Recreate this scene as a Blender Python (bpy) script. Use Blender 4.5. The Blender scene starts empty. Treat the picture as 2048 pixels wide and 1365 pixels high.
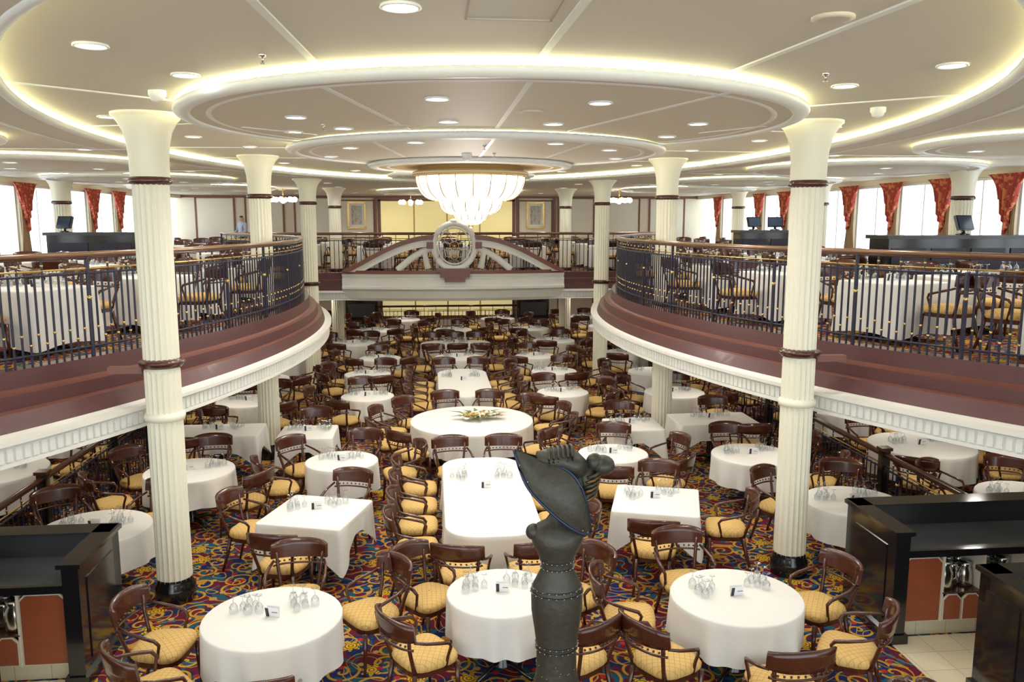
import bpy, math, random
from math import sin, cos, pi, sqrt, atan2, radians
from mathutils import Vector, Matrix
random.seed(7)
SC=bpy.context.scene
COL=SC.collection
try:
    SC.view_settings.view_transform='Standard'
    SC.view_settings.exposure=0.35
except Exception: pass

# ------------------------------------------------------------ materials
class NT:
    def __init__(s,name):
        s.m=bpy.data.materials.new(name); s.m.use_nodes=True
        s.t=s.m.node_tree; s.n=s.t.nodes; s.l=s.t.links
        s.b=s.n.get('Principled BSDF'); s.out=s.n.get('Material Output')
    def node(s,ty,**kw):
        x=s.n.new(ty)
        for k,v in kw.items(): setattr(x,k,v)
        return x
    def link(s,a,b): s.l.new(a,b)
    def put(s,sock,v):
        if isinstance(v,bpy.types.NodeSocket): s.l.new(v,sock)
        else: sock.default_value=v
    def math(s,op,a,b=0.0,c=None):
        x=s.node('ShaderNodeMath',operation=op)
        s.put(x.inputs[0],a); s.put(x.inputs[1],b)
        if c is not None: s.put(x.inputs[2],c)
        return x.outputs[0]
    def mix(s,f,a,b):
        x=s.node('ShaderNodeMix',data_type='RGBA')
        s.put(x.inputs[0],f); s.put(x.inputs[6],a); s.put(x.inputs[7],b)
        return x.outputs[2]
    def coord(s,which='Object'):
        return s.node('ShaderNodeTexCoord').outputs[which]
    def noise(s,vec,scale,detail=3,rough=.5):
        x=s.node('ShaderNodeTexNoise'); s.l.new(vec,x.inputs['Vector'])
        x.inputs['Scale'].default_value=scale; x.inputs['Detail'].default_value=detail
        x.inputs['Roughness'].default_value=rough
        return x.outputs[0]
    def bump(s,h,strength=.3,dist=.01):
        x=s.node('ShaderNodeBump'); s.put(x.inputs['Height'],h)
        x.inputs['Strength'].default_value=strength; x.inputs['Distance'].default_value=dist
        s.l.new(x.outputs[0],s.b.inputs['Normal'])
def C(r,g,b): return (r,g,b,1)
def simple(name,col,rough=.5,metal=0,col2=None,scale=6,coat=0,bump=0,stretch=None,spec=None):
    t=NT(name); c=t.coord()
    if stretch:
        mp=t.node('ShaderNodeMapping'); mp.inputs['Scale'].default_value=stretch
        t.link(c,mp.inputs['Vector']); c=mp.outputs[0]
    n=t.noise(c,scale,4)
    c2=col2 if col2 else tuple(x*.88 for x in col)
    t.link(t.mix(n,C(*col),C(*c2)),t.b.inputs['Base Color'])
    t.b.inputs['Roughness'].default_value=rough; t.b.inputs['Metallic'].default_value=metal
    if coat: t.b.inputs['Coat Weight'].default_value=coat; t.b.inputs['Coat Roughness'].default_value=.1
    if spec is not None: t.b.inputs['Specular IOR Level'].default_value=spec
    if bump: t.bump(n,bump,.01)
    return t.m
def emis(name,col,st):
    t=NT(name); t.b.inputs['Base Color'].default_value=C(*col)
    t.b.inputs['Emission Color'].default_value=C(*col); t.b.inputs['Emission Strength'].default_value=st
    return t.m

def carpet():
    t=NT('carpet_scrolls'); c=t.coord()
    def vor(scale):
        v=t.node('ShaderNodeTexVoronoi',voronoi_dimensions='2D'); t.link(c,v.inputs['Vector'])
        v.inputs['Scale'].default_value=scale; v.inputs['Randomness'].default_value=.75
        d=t.node('ShaderNodeVectorMath',operation='SUBTRACT'); t.link(c,d.inputs[0]); t.link(v.outputs['Position'],d.inputs[1])
        sp=t.node('ShaderNodeSeparateXYZ'); t.link(d.outputs[0],sp.inputs[0])
        x,y=sp.outputs[0],sp.outputs[1]
        r=t.math('SQRT',t.math('ADD',t.math('MULTIPLY',x,x),t.math('MULTIPLY',y,y)))
        th=t.math('ARCTAN2',y,x)
        sc=t.node('ShaderNodeSeparateColor'); t.link(v.outputs['Color'],sc.inputs[0])
        return r,th,sc.outputs[0],sc.outputs[1]
    n1=t.noise(c,3.2,2); n2=t.noise(c,6,2)
    base=t.mix(t.math('GREATER_THAN',n1,.52),C(.13,.016,.035),C(.018,.028,.11))
    base=t.mix(t.math('GREATER_THAN',n2,.56),base,C(.02,.095,.14))
    r,th,ra,rb=vor(3.0)
    sgn=t.math('SUBTRACT',t.math('MULTIPLY',t.math('GREATER_THAN',rb,.5),2.0),1.0)
    ph=t.math('ADD',t.math('ADD',t.math('MULTIPLY',th,sgn),t.math('MULTIPLY',r,62.0)),t.math('MULTIPLY',ra,6.3))
    s1=t.math('GREATER_THAN',t.math('SINE',ph),.66)
    m1=t.math('MULTIPLY',s1,t.math('LESS_THAN',r,.175))
    col=t.mix(m1,base,C(.56,.31,.03))
    n3=t.noise(c,2.3,1)
    vine=t.math('LESS_THAN',t.math('ABSOLUTE',t.math('SUBTRACT',t.math('FRACT',t.math('MULTIPLY',n3,9.0)),.5)),.065)
    col=t.mix(vine,col,C(.48,.25,.04))
    r2,t2,ra2,rb2=vor(1.9)
    lim=t.math('MULTIPLY',t.math('ADD',1.0,t.math('MULTIPLY',t.math('SINE',t.math('MULTIPLY',t2,7.0)),.28)),.085)
    fl=t.math('MULTIPLY',t.math('LESS_THAN',r2,lim),t.math('GREATER_THAN',ra2,.25))
    ring=t.math('GREATER_THAN',t.math('SINE',t.math('MULTIPLY',r2,200.0)),-.4)
    col=t.mix(fl,col,t.mix(ring,C(.20,.06,.02),C(.70,.46,.03)))
    r3,t3,ra3,rb3=vor(5.5)
    dots=t.math('MULTIPLY',t.math('LESS_THAN',r3,.03),t.math('GREATER_THAN',ra3,.4))
    col=t.mix(dots,col,t.mix(t.math('GREATER_THAN',rb3,.5),C(.42,.03,.04),C(.5,.33,.1)))
    t.link(col,t.b.inputs['Base Color']); t.b.inputs['Roughness'].default_value=.95
    t.b.inputs['Specular IOR Level'].default_value=.1
    t.bump(t.noise(c,160,2),.4,.004)
    return t.m
def fabric():
    t=NT('gold_quilted_fabric'); c=t.coord()
    sp=t.node('ShaderNodeSeparateXYZ'); t.link(c,sp.inputs[0])
    a=t.math('ADD',sp.outputs[0],sp.outputs[1]); b=t.math('SUBTRACT',sp.outputs[0],sp.outputs[1])
    def ln(x): return t.math('LESS_THAN',t.math('ABSOLUTE',t.math('SUBTRACT',t.math('FRACT',t.math('MULTIPLY',x,16.0)),.5)),.06)
    m=t.math('MAXIMUM',ln(a),ln(b))
    t.link(t.mix(m,t.mix(t.noise(c,30),C(.74,.51,.20),C(.66,.43,.145)),C(.54,.32,.10)),t.b.inputs['Base Color'])
    t.b.inputs['Roughness'].default_value=.75
    t.b.inputs['Specular IOR Level'].default_value=.25
    return t.m
def glassmat():
    t=NT('clear_glass'); tr=t.node('ShaderNodeBsdfTransparent'); gl=t.node('ShaderNodeBsdfGlossy')
    gl.inputs['Roughness'].default_value=.06; mx=t.node('ShaderNodeMixShader')
    lw=t.node('ShaderNodeLayerWeight'); lw.inputs[0].default_value=.4
    t.link(t.math('ADD',t.math('MULTIPLY',lw.outputs['Facing'],.6),.10),mx.inputs[0])
    tr.inputs[0].default_value=C(.90,.92,.93); gl.inputs[0].default_value=C(.8,.82,.84)
    t.link(tr.outputs[0],mx.inputs[1]); t.link(gl.outputs[0],mx.inputs[2]); t.link(mx.outputs[0],t.out.inputs[0])
    return t.m
def curtainmat():
    t=NT('red_brocade'); c=t.coord()
    n=t.noise(c,9,3)
    t.link(t.mix(t.math('GREATER_THAN',n,.55),C(.42,.05,.03),C(.66,.22,.08)),t.b.inputs['Base Color'])
    t.b.inputs['Roughness'].default_value=.7
    return t.m
def tilemat():
    t=NT('cream_floor_tile'); c=t.coord()
    br=t.node('ShaderNodeTexBrick'); t.link(c,br.inputs['Vector'])
    br.offset=0; br.inputs['Scale'].default_value=3.2; br.inputs['Brick Width'].default_value=1; br.inputs['Row Height'].default_value=1
    br.inputs['Mortar Size'].default_value=.012
    br.inputs['Color1'].default_value=C(.78,.70,.5); br.inputs['Color2'].default_value=C(.74,.65,.45); br.inputs['Mortar'].default_value=C(.5,.42,.28)
    t.link(br.outputs[0],t.b.inputs['Base Color']); t.b.inputs['Roughness'].default_value=.35
    return t.m
def paintmat():
    t=NT('painting_canvas'); c=t.coord('Generated')
    n=t.noise(c,5,5,.7); r=t.node('ShaderNodeValToRGB'); t.link(n,r.inputs[0])
    e=r.color_ramp.elements; e[0].position=.3; e[0].color=C(.12,.2,.18); e[1].position=.7; e[1].color=C(.75,.7,.5)
    for p,cc in((.42,C(.5,.3,.15)),(.5,C(.6,.62,.6)),(.58,C(.3,.38,.25))):
        x=e.new(p); x.color=cc
    t.link(r.outputs[0],t.b.inputs['Base Color']); return t.m
def blindmat():
    t=NT('gold_pleated_blind'); c=t.coord()
    sp=t.node('ShaderNodeSeparateXYZ'); t.link(c,sp.inputs[0])
    m=t.math('SINE',t.math('MULTIPLY',sp.outputs[2],90.0))
    t.link(t.mix(t.math('MULTIPLY_ADD',m,.2,.5),C(.84,.72,.32),C(.72,.58,.22)),t.b.inputs['Base Color'])
    t.b.inputs['Roughness'].default_value=.6
    t.b.inputs['Emission Color'].default_value=C(.8,.70,.34); t.b.inputs['Emission Strength'].default_value=.4  # added glow brightens the far wall panels; the blind itself is no lamp
    return t.m

M_CARPET=carpet(); M_FAB=fabric(); M_GLASS=glassmat(); M_CURT=curtainmat(); M_TILE=tilemat(); M_PAINT=paintmat(); M_BLIND=blindmat()
M_WOOD=simple('mahogany',(.095,.024,.011),.25,col2=(.045,.011,.006),scale=5,coat=.5,stretch=(1,1,6))
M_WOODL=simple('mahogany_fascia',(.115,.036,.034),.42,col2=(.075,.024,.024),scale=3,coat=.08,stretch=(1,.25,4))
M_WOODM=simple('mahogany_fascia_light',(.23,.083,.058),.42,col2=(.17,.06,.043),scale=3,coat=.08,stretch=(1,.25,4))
M_ORWOOD=simple('cherry_door',(.38,.10,.04),.35,col2=(.28,.07,.03),scale=4,stretch=(1,1,5))
M_BLACK=simple('black_lacquer',(.010,.010,.012),.16,coat=.6)
M_STONE=simple('dark_granite',(.03,.036,.04),.2,col2=(.07,.075,.08),scale=120)
M_CREAM=simple('cream_paint',(.88,.85,.70),.4,col2=(.86,.83,.67),scale=2)
M_WALL=simple('cream_wall',(.78,.71,.56),.6,scale=1.5)
M_PANEL=simple('cream_panel',(.86,.81,.68),.55,scale=1.5)
M_CEIL=simple('ceiling_beige',(.67,.63,.535),.6,col2=(.64,.60,.505),scale=1)
M_CEILD=simple('ceiling_disc_beige',(.64,.59,.485),.6,col2=(.61,.56,.455),scale=1)
M_TRIM=simple('white_trim',(.86,.87,.83),.4,scale=3)
M_WHITE=simple('white_cornice',(.87,.86,.80),.45,scale=3)
M_CLOTH=simple('white_tablecloth',(.83,.815,.775),.85,col2=(.80,.785,.745),scale=8,spec=.1)
M_IRON=simple('dark_iron',(.022,.019,.04),.35,scale=10)
M_BRASS=simple('brass',(.75,.52,.2),.25,1,scale=10)
M_BRONZERAIL=simple('bronze_handrail',(.30,.17,.10),.22,.5,scale=8,coat=.4)
M_STEEL=simple('stainless_steel',(.75,.74,.7),.18,1,scale=10)
M_STATUE=simple('patinated_bronze',(.040,.041,.036),.45,.4,col2=(.085,.08,.06),scale=26,bump=.4)
M_GOLDST=simple('bronze_gold_leaf',(.20,.12,.045),.4,.7,scale=20)
M_BLUEB=simple('blue_patina',(.03,.07,.16),.3,.7,col2=(.05,.05,.05),scale=5)
M_LAMP=emis('downlight_glow',(1,.97,.92),16)
M_COVE=emis('cove_glow',(1,.96,.58),22)
M_CHAN=emis('chandelier_glass',(1,.97,.93),1.7)
M_GLOBE=emis('globe_glass',(1,.93,.82),6)
M_TAN=simple('tan_drape',(.42,.27,.15),.8,scale=12)
M_SCREEN=simple('screen_dark',(.03,.05,.08),.1)
M_GOLDC=simple('gold_ceiling',(.62,.44,.20),.4,scale=2)
M_CARD=simple('card_white',(.85,.85,.85),.5)
M_PETAL=simple('petal_white',(.88,.85,.76),.6); M_LEAF=simple('leaf_green',(.10,.17,.04),.5); M_GOLDLEAF=simple('dry_gold_leaf',(.5,.33,.08),.5)
M_LINE=simple('panel_joint',(.42,.38,.32),.6)

# ------------------------------------------------------------ mesh builder
class MB:
    def __init__(s): s.v=[];s.f=[];s.m=[];s.sm=[];s.mats=[]
    def mi(s,mat):
        if mat not in s.mats: s.mats.append(mat)
        return s.mats.index(mat)
    def add(s,vs,fs,mat,smooth=False,M=None):
        o=len(s.v); k=s.mi(mat)
        if M is not None: vs=[tuple(M@Vector(v)) for v in vs]
        s.v+= [tuple(v) for v in vs]
        for f in fs: s.f.append([o+i for i in f]); s.m.append(k); s.sm.append(smooth)
    def box(s,c,d,mat,rz=0,M=None,rot=None):
        x,y,z=d[0]/2,d[1]/2,d[2]/2
        vs=[Vector((i*x,j*y,k*z)) for i in(-1,1) for j in(-1,1) for k in(-1,1)]
        R=rot if rot is not None else Matrix.Rotation(rz,3,'Z')
        vs=[R@v+Vector(c) for v in vs]
        s.add(vs,[(0,1,3,2),(4,6,7,5),(0,4,5,1),(2,3,7,6),(0,2,6,4),(1,5,7,3)],mat,M=M)
    def lathe(s,prof,c,seg,mat,fn=None,smooth=True,sx=1,sy=1,M=None):
        vs=[];fs=[]
        for r,z in prof:
            for i in range(seg):
                a=2*pi*i/seg; rr=fn(r,z,a) if fn else r
                vs.append((c[0]+rr*cos(a)*sx,c[1]+rr*sin(a)*sy,c[2]+z))
        for k in range(len(prof)-1):
            for i in range(seg):
                j=(i+1)%seg
                fs.append((k*seg+i,k*seg+j,(k+1)*seg+j,(k+1)*seg+i))
        s.add(vs,fs,mat,smooth,M=M)
    def tube(s,pts,r,seg,mat,flat=1.0,smooth=True,closed=False,M=None):
        P=[Vector(p) for p in pts]; n=len(P); vs=[];fs=[]
        for i,p in enumerate(P):
            if closed: t=P[(i+1)%n]-P[i-1]
            else: t=(P[min(i+1,n-1)]-P[max(i-1,0)])
            if t.length<1e-9: t=Vector((0,0,1))
            t.normalize()
            up=Vector((0,0,1)) if abs(t.z)<.9 else Vector((0,1,0))
            a=t.cross(up).normalized(); b=a.cross(t)
            rr=r[i] if isinstance(r,(list,tuple)) else r
            for k in range(seg):
                an=2*pi*k/seg+pi/seg
                vs.append(p+a*rr*cos(an)+b*rr*flat*sin(an))
        m=n if closed else n-1
        for i in range(m):
            for k in range(seg):
                j=(k+1)%seg; i2=(i+1)%n
                fs.append((i*seg+k,i*seg+j,i2*seg+j,i2*seg+k))
        if not closed:
            fs.append(tuple(range(seg))[::-1]); fs.append(tuple((n-1)*seg+k for k in range(seg)))
        s.add(vs,fs,mat,smooth,M=M)
    def ball(s,c,r,mat,seg=8,rings=5,sc=(1,1,1),M=None):
        prof=[(max(1e-4,r*sin(pi*i/rings)),-r*cos(pi*i/rings)*sc[2]) for i in range(rings+1)]
        s.lathe(prof,c,seg,mat,sx=sc[0],sy=sc[1],M=M)
    def loft(s,curves,mat,smooth=False,closed=False):
        n=len(curves[0])
        mats=mat if isinstance(mat,list) else None
        if mats is None:
            vs=[p for c in curves for p in c]; fs=[]
            for k in range(len(curves)-1):
                for i in range(n if closed else n-1):
                    j=(i+1)%n; fs.append((k*n+i,k*n+j,(k+1)*n+j,(k+1)*n+i))
            s.add(vs,fs,mat,smooth); return
        for k in range(len(curves)-1):
            o=[]
            for i in range(n if closed else n-1):
                j=(i+1)%n; o.append((i,j,n+j,n+i))
            s.add(list(curves[k])+list(curves[k+1]),o,mats[k],smooth)
    def poly(s,pts2,y0,y1,mat,smooth=False):
        n=len(pts2)
        vs=[(x,y0,z) for x,z in pts2]+[(x,y1,z) for x,z in pts2]
        fs=[tuple(range(n)),tuple(range(2*n-1,n-1,-1))]+[(i,(i+1)%n,n+(i+1)%n,n+i) for i in range(n)]
        s.add(vs,fs,mat,smooth)
    def mesh(s,name):
        me=bpy.data.meshes.new(name); me.from_pydata(s.v,[],s.f)
        for m in s.mats: me.materials.append(m)
        me.polygons.foreach_set('material_index',s.m); me.polygons.foreach_set('use_smooth',s.sm)
        me.update(); return me
    def obj(s,name,loc=(0,0,0),rz=0):
        return inst(s.mesh(name),name,loc,rz)
def inst(me,name,loc=(0,0,0),rz=0,sc=None):
    o=bpy.data.objects.new(name,me); o.location=loc; o.rotation_euler=(0,0,rz)
    if sc: o.scale=sc
    COL.objects.link(o); return o

# ------------------------------------------------------------ levels
DK=2.55; SOF=2.14; ZI=5.10; ZO=4.99; D1=5.0; D2=4.93; D3=4.875; WX=9.8; YB=32.0; YF=-3.0; YC=14.6
COLY=[8.75,14.15,19.6,25.0]; COLX=3.44

b=MB(); b.add([(-WX,YF,0),(WX,YF,0),(WX,YB,0),(-WX,YB,0)],[(0,1,2,3)],M_CARPET); b.obj('floor')
b=MB()
for s in(-1,1):
    b.box((s*(3.72+3),4.95,.004),(6.0,4.45,.008),M_TILE)
b.obj('floor_tile')

# ---------------------------------------- side curves
def ylist(y0,y1,n): return [y0+(y1-y0)*i/n for i in range(n+1)]
YS=ylist(3.52,23.4,110)
def cx(xm,R,y): return xm+R-sqrt(max(0,R*R-(y-YC)**2))
def crv(s,xm,R,z,ys=YS): return [(s*min(WX-.003,cx(xm,R,y)),y,z) for y in ys]
for s,nm in((-1,'left'),(1,'right')):
    b=MB()
    top=crv(s,3.0,12.5,DK); out=[(s*WX,y,DK) for y in YS]
    b.loft([top,out],M_CARPET)
    b.loft([crv(s,2.75,14.5,SOF),[(s*WX,y,SOF) for y in YS]],M_PANEL)
    b.obj('floor_balcony_'+nm)
    b=MB()
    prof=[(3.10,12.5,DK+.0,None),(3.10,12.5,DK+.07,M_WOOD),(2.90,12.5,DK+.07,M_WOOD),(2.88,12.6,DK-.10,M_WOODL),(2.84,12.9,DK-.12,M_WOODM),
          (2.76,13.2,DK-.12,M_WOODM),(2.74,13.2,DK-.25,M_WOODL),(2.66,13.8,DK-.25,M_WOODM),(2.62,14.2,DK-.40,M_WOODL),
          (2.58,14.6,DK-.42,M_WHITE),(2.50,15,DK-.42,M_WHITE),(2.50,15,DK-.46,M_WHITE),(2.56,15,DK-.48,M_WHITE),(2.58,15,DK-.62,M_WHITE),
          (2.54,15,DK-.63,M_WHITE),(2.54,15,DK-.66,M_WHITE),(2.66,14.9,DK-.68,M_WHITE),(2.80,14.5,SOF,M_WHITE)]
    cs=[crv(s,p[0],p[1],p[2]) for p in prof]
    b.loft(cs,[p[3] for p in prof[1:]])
    y=4.0
    while y<23.2:
        R=15.0; x=cx(2.565,R,y); dx=(y-YC)/sqrt(R*R-(y-YC)**2)
        ang=atan2(dx,1.0)
        b.box((s*x,y,DK-.55),(.03,.055,.125),M_TRIM,rz=-s*ang)
        y+=.085*cos(ang)
    b.obj('balcony_fascia_'+nm)

def railing(path,name,z0,h=1.06,sp=.09,top=M_BRONZERAIL,beads=True,rb=.0125):
    b=MB(); P=[Vector((p[0],p[1],0)) for p in path]
    d=[0]
    for i in range(1,len(P)): d.append(d[-1]+(P[i]-P[i-1]).length)
    def at(t):
        for i in range(1,len(P)):
            if d[i]>=t: 
                k=(t-d[i-1])/max(1e-6,d[i]-d[i-1]); return P[i-1].lerp(P[i],k)
        return P[-1]
    def line(z,r,m,flat=1,seg=8): b.tube([(p.x,p.y,z) for p in P],r,seg,m,flat)
    line(z0+h,.038,top,.75); line(z0+h-.035,.018,M_WOOD,1,4)
    line(z0+h-.15,.011,M_BRASS,1,5); line(z0+h-.20,.015,M_IRON,1,4); line(z0+.10,.015,M_IRON,1,4)
    n=int(d[-1]/sp)
    for i in range(n+1):
        p=at(i*sp+.02); r=rb
        big=(i%14==0)
        if big: r=.024
        zt=z0+h-.03 if (i%3==0) else z0+h-.18
        b.tube([(p.x,p.y,z0),(p.x,p.y,zt)],r,4,M_IRON,smooth=False)
        if beads:
            zz=z0+(.30 if i%2 else .20)
            b.ball((p.x,p.y,zz),.019,M_BRASS,6,3)
            if i%3==0: b.ball((p.x,p.y,z0+h-.10),.018,M_BRASS,5,3)
        if big: b.ball((p.x,p.y,z0+.62),.03,M_BRASS,6,4)
    return b.obj(name)
for s in(-1,1):
    railing(crv(s,3.0,12.5,0,ylist(3.7,22.9,70)),'balcony_railing',DK+.07,1.08)

# ---------------------------------------- far balcony
YFB=23.2
b=MB(); b.box((0,(YFB+YB)/2,(DK+SOF)/2),(2*WX,YB-YFB,DK-SOF-.002),M_CARPET)
b.box((0,(YFB+YB)/2,SOF-.01),(2*WX,YB-YFB,.02),M_PANEL); b.obj('floor_balcony_far')
b=MB()
prof=[(YFB+.1,DK+.07),(YFB-.1,DK+.07),(YFB-.12,DK-.1),(YFB-.2,DK-.12),(YFB-.22,DK-.25),(YFB-.3,DK-.25),(YFB-.34,DK-.40),
      (YFB-.42,DK-.42),(YFB-.42,DK-.46),(YFB-.36,DK-.48),(YFB-.34,DK-.62),(YFB-.38,DK-.66),(YFB-.2,SOF-.1),(YFB,SOF)]
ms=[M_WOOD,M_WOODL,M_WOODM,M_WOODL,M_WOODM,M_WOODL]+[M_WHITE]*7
b.loft([[(-6.4,y,z),(6.4,y,z)] for y,z in prof],ms)
x=-5.8
while x<5.8:
    b.box((x,YFB-.36,DK-.55),(.06,.03,.13),M_TRIM); x+=.09
b.obj('balcony_fascia_far')
railing([(-6.3,YFB),(6.3,YFB)],'balcony_railing',DK+.07,1.08,.12)
# pediment with medallion
b=MB()
def drum(x): return YFB-.45-.42*(1-(x/3.05)**2)
xs=[-3.05+6.1*i/40 for i in range(41)]
pf=[(0,DK+.12),(.0,DK-.0),(.06,DK-.01),(.06,DK-.07),(0,DK-.08),(0,DK-.26),(-.06,DK-.28),(-.06,DK-.34),(.04,DK-.40),(.12,DK-.60),(.2,DK-.68)]
b.loft([[(x,YFB-.15,DK+.12) for x in xs]]+[[(x,drum(x)+o,z) for x in xs] for o,z in pf]+[[(x,YFB-.15,DK-.68) for x in xs]],M_WHITE)
b.loft([[(x,drum(x)-.02,DK+.16) for x in xs],[(x,drum(x)-.03,DK+.07) for x in xs]],M_WOODM)
YA=YFB-.5
for s in(-1,1):
    P=[]
    for i in range(25):
        t=i/24; x=-3.0+2.45*t; P.append((s*x,YA,DK+.16+.93*sin(t*pi/2)**1.15))
    n=len(P)
    o=[(p[0],p[2]) for p in P]; 
    for (d0,d1,ya,yb,m) in((.02,-.11,YA-.12,YA+.10,M_WOODM),(-.11,-.29,YA-.07,YA+.08,M_WHITE)):
        for i in range(n-1):
            a,c=o[i],o[i+1]
            zb=DK+.13
            q=[(a[0],max(zb,a[1]+d0)),(c[0],max(zb,c[1]+d0)),(c[0],max(zb-.01,c[1]+d1)),(a[0],max(zb-.01,a[1]+d1))]
            if s>0: q=q[::-1]
            b.poly(q,ya,yb,m)
    q=[(s*(-1.55+1.0*i/14),YA,DK+.16+.60*sin((i/14)*pi*.46)) for i in range(15)]
    b.tube(q,.06,6,M_WHITE,1.5)
    b.tube([(s*-.60,YA,DK+.95),(s*-.80,YA,DK+.6),(s*-.72,YA,DK+.2)],[.06,.08,.10],6,M_WHITE)
    b.box((s*-.66,YA-.05,3.38),(.18,.20,.18),M_WOODM)
def ell(rx,rz,y,cz,n=40): return [(rx*cos(2*pi*i/n),y,cz+rz*sin(2*pi*i/n)) for i in range(n)]
MC=3.36
b.tube(ell(.56,.61,YA-.05,MC),.085,8,M_WHITE,closed=True)
b.tube(ell(.44,.49,YA-.08,MC),.022,6,M_TRIM,closed=True)
for a0 in range(8):
    a=a0*pi/4; c_=(.22*cos(a),MC+.25*sin(a))
    b.tube([(c_[0]+.11*cos(2*pi*i/14),YA-.03,c_[1]+.12*sin(2*pi*i/14)) for i in range(14)],.009,4,M_TRIM,closed=True)
    b.tube([(0,YA-.03,MC),(.44*cos(a+.39),YA-.03,MC+.48*sin(a+.39))],.008,4,M_BRASS)
b.tube(ell(.12,.13,YA-.04,MC,20),.012,5,M_BRASS,closed=True)
b.ball((0,YA-.05,MC),.045,M_BRASS,10,6)
b.ball((0,YA-.05,4.03),.09,M_WHITE,10,6,(1.4,1,.8))
b.box((0,drum(0)-.08,DK+.18),(.98,.20,.08),M_WOODM); b.box((0,drum(0)-.07,DK+.06),(.80,.16,.16),M_WOODM); b.box((0,drum(0)-.06,DK-.08),(.55,.14,.12),M_WOODM)
b.obj('balcony_pediment')

# ---------------------------------------- walls
WB,WT=3.2,4.86
def sidewall(s,nm):
    b=MB(); X=s*(WX+.1); L=YB-YF; Ym=(YB+YF)/2
    b.box((X,Ym,WB/2),(.2,L,WB),M_WALL); b.box((X,Ym,(WT+5.3)/2),(.2,L,5.3-WT),M_WALL)
    y=YF; ys=[]
    while y<YB-1: ys.append(y); y+=1.9
    for y in ys: b.box((X,y,(WB+WT)/2),(.2,.18,WT-WB),M_WALL)
    b.obj('wall_'+nm)
    b=MB(); b.box((s*(WX-.02),Ym,.5),(.04,L,1.0),M_WOOD); b.obj('baseboard_'+nm)
    for i,y in enumerate(ys[:-1]):
        if y<4: continue
        b=MB(); c=y+.95; m=(WB+WT)/2; hh=WT-WB
        b.box((X,c-.84,m),(.08,.05,hh-.02),M_TRIM);b.box((X,c+.84,m),(.08,.05,hh-.02),M_TRIM)
        b.box((X,c,WB+.03),(.08,1.7,.05),M_TRIM);b.box((X,c,WT-.03),(.08,1.7,.05),M_TRIM)
        b.box((X,c,m),(.05,.03,hh-.1),M_TRIM)
        b.obj('window_%d'%(i+1+(30 if s>0 else 0)))
    return ys
ysw=sidewall(-1,'left'); sidewall(1,'right')
b=MB(); vs=[];fs=[];NU=36;NV=14
for j in range(NV+1):
    v=j/NV
    for i in range(NU+1):
        u=i/NU-.5; w=1.15*(1-.62*v**.6)
        ln=.98*(1-.75*(abs(u)*2)**.8)+.12
        vs.append((.06*sin(u*44)*(0.5+.5*v)+.10,u*w,2.34-ln*v-.05*sin(u*22)*v))
for j in range(NV):
    for i in range(NU): a=j*(NU+1)+i; fs.append((a,a+1,a+NU+2,a+NU+1))
b.add(vs,fs,M_CURT,True)
vs=[]; fs=[]
for j in range(11):
    v=j/10
    for i in range(NU+1):
        u=i/NU-.5; w=.44-.18*sin(pi*min(1,v*1.1))
        vs.append((.03*sin(u*50)+.03,u*w,2.25-1.6*v))
for j in range(10):
    for i in range(NU): a=j*(NU+1)+i; fs.append((a,a+1,a+NU+2,a+NU+1))
b.add(vs,fs,M_TAN,True)
cur=b.mesh('curtain')
for y in ysw:
    if y<5: continue
    inst(cur,'swag_curtain',(-WX+.02,y,DK),0); inst(cur,'swag_curtain',(WX-.02,y,DK),pi)

b=MB(); b.box((0,YB+.1,2.65),(2*WX+.4,.2,5.3),M_WALL); b.obj('wall_far')
b=MB()
def frame2(b,x,z,w,h,y,t=.05,mat=M_WOOD,d=.03):
    b.box((x,y,z+h/2),(w+t,d,t),mat);b.box((x,y,z-h/2),(w+t,d,t),mat);b.box((x-w/2,y,z),(t,d,h),mat);b.box((x+w/2,y,z),(t,d,h),mat)
for x in(-8.6,-6.8,-5.0,5.0,6.8,8.6):
    frame2(b,x,3.95,1.4,1.9,YB-.02,.05,M_WOODM)
    b.box((x,YB-.008,3.95),(1.3,.016,1.8),M_PANEL)
for x in(-3.4,3.4):
    frame2(b,x,4.1,1.3,1.4,YB-.02,.05,M_WOODM); b.box((x,YB-.008,4.1),(1.24,.016,1.34),M_PANEL)
for x in(-4.15,-2.7,2.7,4.15): b.box((x,YB-.06,3.75),(.09,.12,2.3),M_WOODM)
for x in(-8.6,-6.8,-5.0,5,6.8,8.6): frame2(b,x,1.1,1.4,1.5,YB-.02,.035,M_WOODM)
b.box((0,YB-.03,4.93),(2*WX,.06,.08),M_WOODM); b.box((0,YB-.03,2.08),(2*WX,.06,.08),M_WOODM)
b.obj('trim_1')
b=MB(); b.box((0,YB-.04,3.85),(5.0,.04,1.9),M_BLIND); frame2(b,0,3.85,5.1,1.95,YB-.05,.1,M_WOODM,.06)
for x in(-1.25,0,1.25): b.box((x,YB-.07,3.85),(.05,.03,1.9),M_GOLDC)
b.obj('pleated_blind')
b=MB(); b.box((0,YB-.04,1.2),(5.0,.04,1.6),M_BLIND); frame2(b,0,1.2,5.1,1.7,YB-.05,.1,M_WOODM,.06)
for x in(-1.25,0,1.25): b.box((x,YB-.07,1.2),(.05,.03,1.6),M_GOLDC)
b.obj('pleated_blind')
b=MB(); frame2(b,0,0,.62,.95,0,.07,M_BRASS,.05); b.box((0,.01,0),(.6,.02,.93),M_CARD); b.box((0,-.005,0),(.4,.02,.7),M_PAINT)
pm=b.mesh('framed_painting'); inst(pm,'framed_painting',(-3.4,YB-.05,4.25)); inst(pm,'framed_painting',(3.4,YB-.05,4.25))

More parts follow.
